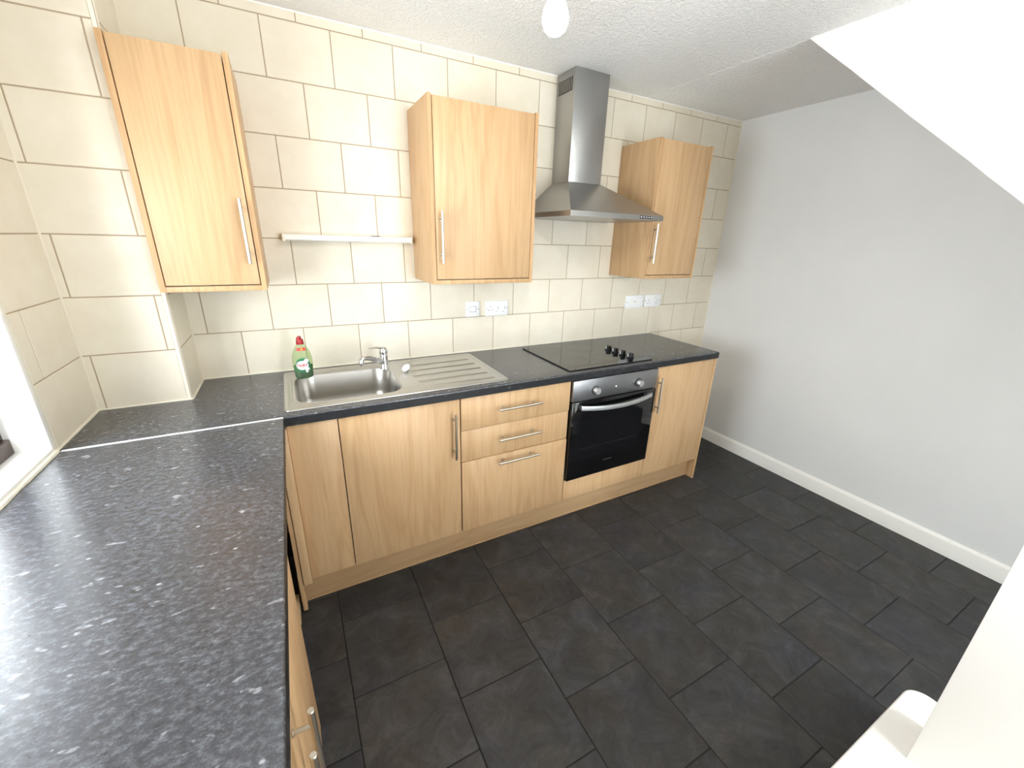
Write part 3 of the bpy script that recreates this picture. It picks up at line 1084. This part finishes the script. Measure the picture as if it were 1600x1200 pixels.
# ------------------------------------------------------------------ oven
ov = thing('oven', (1.575, -0.3, 0.285), 'built-in electric oven with steel control panel and black glass door', 'oven')
OX0, OX1 = 1.2905, 1.8815
part('body', bx(OX0 + 0.012, OX1 - 0.012, -0.575, -0.05, 0.286, 0.868), 'dark_void', ov, smooth=0)
cp = part('control_panel', board(OX0, OX1, -0.602, -0.577, 0.757, 0.8705, 0.002), 'oven_steel', ov, 'brushed steel control panel')
for x in (1.434, 1.738):
    bm = bmesh.new()
    tube(bm, [(x, -0.605, 0.806), (x, -0.624, 0.806), (x, -0.628, 0.806)], [0.0205, 0.0190, 0.0170], seg=30)
    kb = part('knob', bm, 'knob_steel', cp, 'round metal knob', smooth=40)
    part('knob_shadow_ring', tube(bmesh.new(), [(x, -0.6015, 0.806), (x, -0.6065, 0.806)], 0.0245, seg=30), 'faint_grey', kb)  # dark ring painting in the knob's shadow on the panel
bm = bmesh.new()
tube(bm, [(1.574, -0.602, 0.808), (1.574, -0.6045, 0.808)], 0.0045, seg=16)
part('indicator_light', bm, 'indicator', cp)
dr = part('door', board(OX0, OX1, -0.604, -0.578, 0.288, 0.753, 0.002), 'black_glass', ov, 'black glass door')
part('inner_window', board(1.352, 1.80, -0.6046, -0.603, 0.405, 0.690, 0), 'oven_window', dr, 'dark inner window', smooth=0)
bm = bmesh.new()
hp = []
n = 26
for k in range(n + 1):
    f = k / n
    s = 1 - (2 * f - 1) ** 2
    hp.append((1.334 + (1.832 - 1.334) * f, -0.622 - 0.028 * s, 0.7265 - 0.014 * s))
pr_ = None
for q in hp:
    rg = [bm.verts.new(Vector(q) + Vector((0, a, b))) for a, b in ((-0.004, -0.012), (-0.006, 0), (-0.004, 0.012), (0.004, 0.012), (0.004, -0.012))]
    if pr_:
        for k in range(5):
            bm.faces.new((pr_[k], pr_[(k + 1) % 5], rg[(k + 1) % 5], rg[k]))
    else:
        bm.faces.new(rg)
    pr_ = rg
bm.faces.new(pr_[::-1])
for x in (1.342, 1.824):
    box(bm, x - 0.008, x + 0.008, -0.622, -0.603, 0.7165, 0.7345)
part('handle', bm, 'knob_steel', dr, 'curved steel handle', smooth=35)
part('badge', bx(1.536, 1.600, -0.6048, -0.6038, 0.3625, 0.3695), 'faint_grey', dr, smooth=0)
for z in (0.47, 0.56):
    part('shelf_line', bx(1.365, 1.79, -0.6049, -0.6045, z, z + 0.0018), 'faint_grey', dr, smooth=0) if z == 0.47 else None

# ------------------------------------------------------------------ extractor hood
hd = thing('extractor_hood', (1.586, -0.2, 1.652), 'stainless steel chimney extractor hood between two wall cabinets', 'extractor hood')
HX0, HX1, HY = 1.286, 1.886, -0.474
CX0, CX1, CY, CZ = 1.478, 1.695, -0.164, 1.839
bm = bmesh.new()
lo = [bm.verts.new(v) for v in ((HX0, -0.001, 1.676), (HX0, HY, 1.676), (HX1, HY, 1.676), (HX1, -0.001, 1.676))]
hi = [bm.verts.new(v) for v in ((CX0 - 0.002, -0.001, CZ), (CX0 - 0.002, CY - 0.002, CZ), (CX1 + 0.002, CY - 0.002, CZ), (CX1 + 0.002, -0.001, CZ))]
for k in range(4):
    bm.faces.new((lo[k], lo[(k + 1) % 4], hi[(k + 1) % 4], hi[k]))
bm.faces.new(hi)
bm.faces.new(lo[::-1])
part('canopy', bm, 'hood_steel', hd, 'sloping steel canopy', smooth=0)
bm = bmesh.new()
for a in ((HX0, HX1, HY, HY + 0.012), (HX0, HX0 + 0.012, HY + 0.012, -0.001), (HX1 - 0.012, HX1, HY + 0.012, -0.001), (HX0 + 0.012, HX1 - 0.012, -0.013, -0.001)):
    box(bm, *a, 1.652, 1.6758)
rm = part('rim', bm, 'hood_steel', hd, 'upright steel rim', smooth=0)
part('filter', bx(HX0 + 0.013, HX1 - 0.013, HY + 0.013, -0.014, 1.6535, 1.660), 'hood_steel', hd, 'flat grease filter underneath', smooth=0)
part('chimney', board(CX0, CX1, CY, -0.001, CZ, CE - 0.0005, 0.0015), 'hood_steel', hd, 'square steel chimney')
vg = part('vent_grille', bx(CX0 - 0.0012, CX0 - 0.0002, -0.142, -0.020, 2.258, 2.318), 'black_plastic', hd, 'slotted vent near the ceiling', smooth=0)
for k in range(9):
    y = -0.138 + 0.0142 * k
    part('vent_bar', bx(CX0 - 0.0022, CX0 - 0.001, y, y + 0.0052, 2.260, 2.316), 'hood_steel', vg, smooth=0)
for k in range(5):
    x = 1.728 + 0.0175 * k
    bm = bx(x - 0.0068, x + 0.0068, HY - 0.0015, HY + 0.002, 1.6590, 1.6725, bev=0.001)
    bt_ = part('button', bm, 'black_plastic', hd, 'small black push button')
    part('button_mark', bx(x - 0.003, x + 0.003, HY - 0.0022, HY - 0.0012, 1.6635, 1.6685), 'label_white', bt_, smooth=0)

# ------------------------------------------------------------------ strip light over the sink
sl_ = thing('strip_light', (0.37, -0.02, 1.505), 'slim white fluorescent strip light on the tiles above the sink', 'strip light')
part('housing', board(0.096, 0.645, -0.026, -0.0008, 1.508, 1.534, 0.002), 'white_plastic', sl_)
bm = bmesh.new()
pts = [(-0.024, 1.5065), (-0.050, 1.5085), (-0.055, 1.513), (-0.055, 1.524), (-0.050, 1.5325), (-0.024, 1.5335)]
prism(bm, pts, 'X', 0.098, 0.640)
part('diffuser', bm, 'white_gloss', sl_, 'white ribbed diffuser')
part('end_cap', board(0.085, 0.098, -0.056, -0.0008, 1.505, 1.5355, 0.003), 'ivory_plastic', sl_)
part('end_cap', board(0.640, 0.652, -0.056, -0.0008, 1.505, 1.5355, 0.003), 'ivory_plastic', sl_)
part('rocker_switch', board(0.46, 0.50, -0.040, -0.024, 1.5330, 1.5365, 0.001), 'marking_grey', sl_)

# ------------------------------------------------------------------ sockets and switches
def plate(name, x0, x1, z0, z1, label, cat):
    t = thing(name, ((x0 + x1) / 2, -0.001, z0), label, cat, 'white electrical plates on the tiles')
    part('face_plate', board(x0, x1, -0.0095, -0.0002, z0, z1, 0.003), 'white_plastic', t)
    return t


def screw(t, x, z):
    bm = bmesh.new()
    tube(bm, [(x, -0.0090, z), (x, -0.0102, z)], 0.0032, seg=12)
    part('screw', bm, 'screw_grey', t)


def rocker(t, x, z, w=0.012, h=0.020):
    bm = bmesh.new()
    prism(bm, [(-0.0090, z - h / 2), (-0.0135, z - h / 2), (-0.0105, z + h / 2), (-0.0090, z + h / 2)], 'X', x - w / 2, x + w / 2)
    part('rocker_switch', bm, 'white_gloss', t)


def pins(t, x, z):
    for dx, dz, w, h in ((0, 0.010, 0.0042, 0.0078), (-0.011, -0.010, 0.0070, 0.0042), (0.011, -0.010, 0.0070, 0.0042)):
        part('pin_hole', bx(x + dx - w / 2, x + dx + w / 2, -0.0099, -0.0090, z + dz - h / 2, z + dz + h / 2), 'marking_grey', t, smooth=0)


t = plate('fused_spur', 0.944, 1.030, 1.1165, 1.2025, 'small square white fused switch plate left of the first double socket', 'switch')
screw(t, 0.952, 1.16)
screw(t, 1.022, 1.16)
bm = bmesh.new()
for a in ((0.968, 1.008, 1.1435, 1.1455), (0.968, 1.008, 1.1735, 1.1755), (0.968, 0.970, 1.1455, 1.1735), (1.006, 1.008, 1.1455, 1.1735)):
    box(bm, a[0], a[1], -0.0101, -0.009, a[2], a[3])
part('switch_surround', bm, 'screw_grey', t, smooth=0)
rocker(t, 0.988, 1.1595, 0.022, 0.018)

t = plate('double_socket', 1.0665, 1.2125, 1.1145, 1.2005, 'white socket plate with two switches above the worktop left of the hob', 'socket')
screw(t, 1.0745, 1.158)
screw(t, 1.2045, 1.158)
pins(t, 1.100, 1.158)
rocker(t, 1.137, 1.158, 0.014, 0.026)
rocker(t, 1.180, 1.158, 0.014, 0.030)
for x in (1.137, 1.180):
    part('switch_mark', bx(x - 0.006, x + 0.006, -0.0100, -0.009, 1.1375, 1.1395), 'marking_grey', t, smooth=0)
    part('switch_mark', bx(x + 0.0085, x + 0.0110, -0.0100, -0.009, 1.150, 1.170), 'marking_grey', t, smooth=0)

t = plate('cooker_switch', 2.134, 2.300, 1.106, 1.194, 'white double switch plate behind the hob, left of the far socket', 'switch')
screw(t, 2.143, 1.15)
screw(t, 2.291, 1.15)
rocker(t, 2.186, 1.150, 0.030, 0.030)
rocker(t, 2.250, 1.150, 0.030, 0.030)
part('switch_mark', bx(2.214, 2.222, -0.0100, -0.009, 1.146, 1.154), 'screw_grey', t, smooth=0)

t = plate('twin_socket', 2.313, 2.470, 1.108, 1.194, 'white twin power socket below the right wall cabinet', 'socket')
screw(t, 2.321, 1.151)
screw(t, 2.462, 1.151)
pins(t, 2.350, 1.143)
pins(t, 2.434, 1.143)
rocker(t, 2.378, 1.178, 0.013, 0.022)
rocker(t, 2.406, 1.178, 0.013, 0.022)

# ------------------------------------------------------------------ bare pendant bulb
PB = Vector((0.705, -1.182, 1.985))
pb = thing('pendant_lamp', (PB.x, PB.y, PB.z), 'bare white light bulb hanging from the ceiling', 'lamp')
bm = bmesh.new()
lathe(bm, [(0.004, 0.0), (0.015, 0.003), (0.024, 0.011), (0.0295, 0.024), (0.030, 0.034), (0.0275, 0.046), (0.021, 0.060), (0.0155, 0.071), (0.0135, 0.082)], PB, seg=32)
part('bulb', bm, 'bulb', pb, 'white glowing bulb', smooth=60)
bm = bmesh.new()
lathe(bm, [(0.019, 0.080), (0.020, 0.085), (0.018, 0.125), (0.010, 0.140), (0.005, 0.145)], PB, seg=24)
part('lamp_holder', bm, 'white_plastic', pb, smooth=50)
bm = bmesh.new()
tube(bm, [(PB.x, PB.y, PB.z + 0.14), (PB.x, PB.y, CE - 0.02)], 0.0032, seg=8)
part('cord', bm, 'white_plastic', pb)
bm = bmesh.new()
lathe(bm, [(0.010, -0.028), (0.030, -0.022), (0.038, -0.008), (0.040, -0.0005)], (PB.x, PB.y, CE), seg=24)
part('ceiling_rose', bm, 'white_plastic', pb, smooth=50)
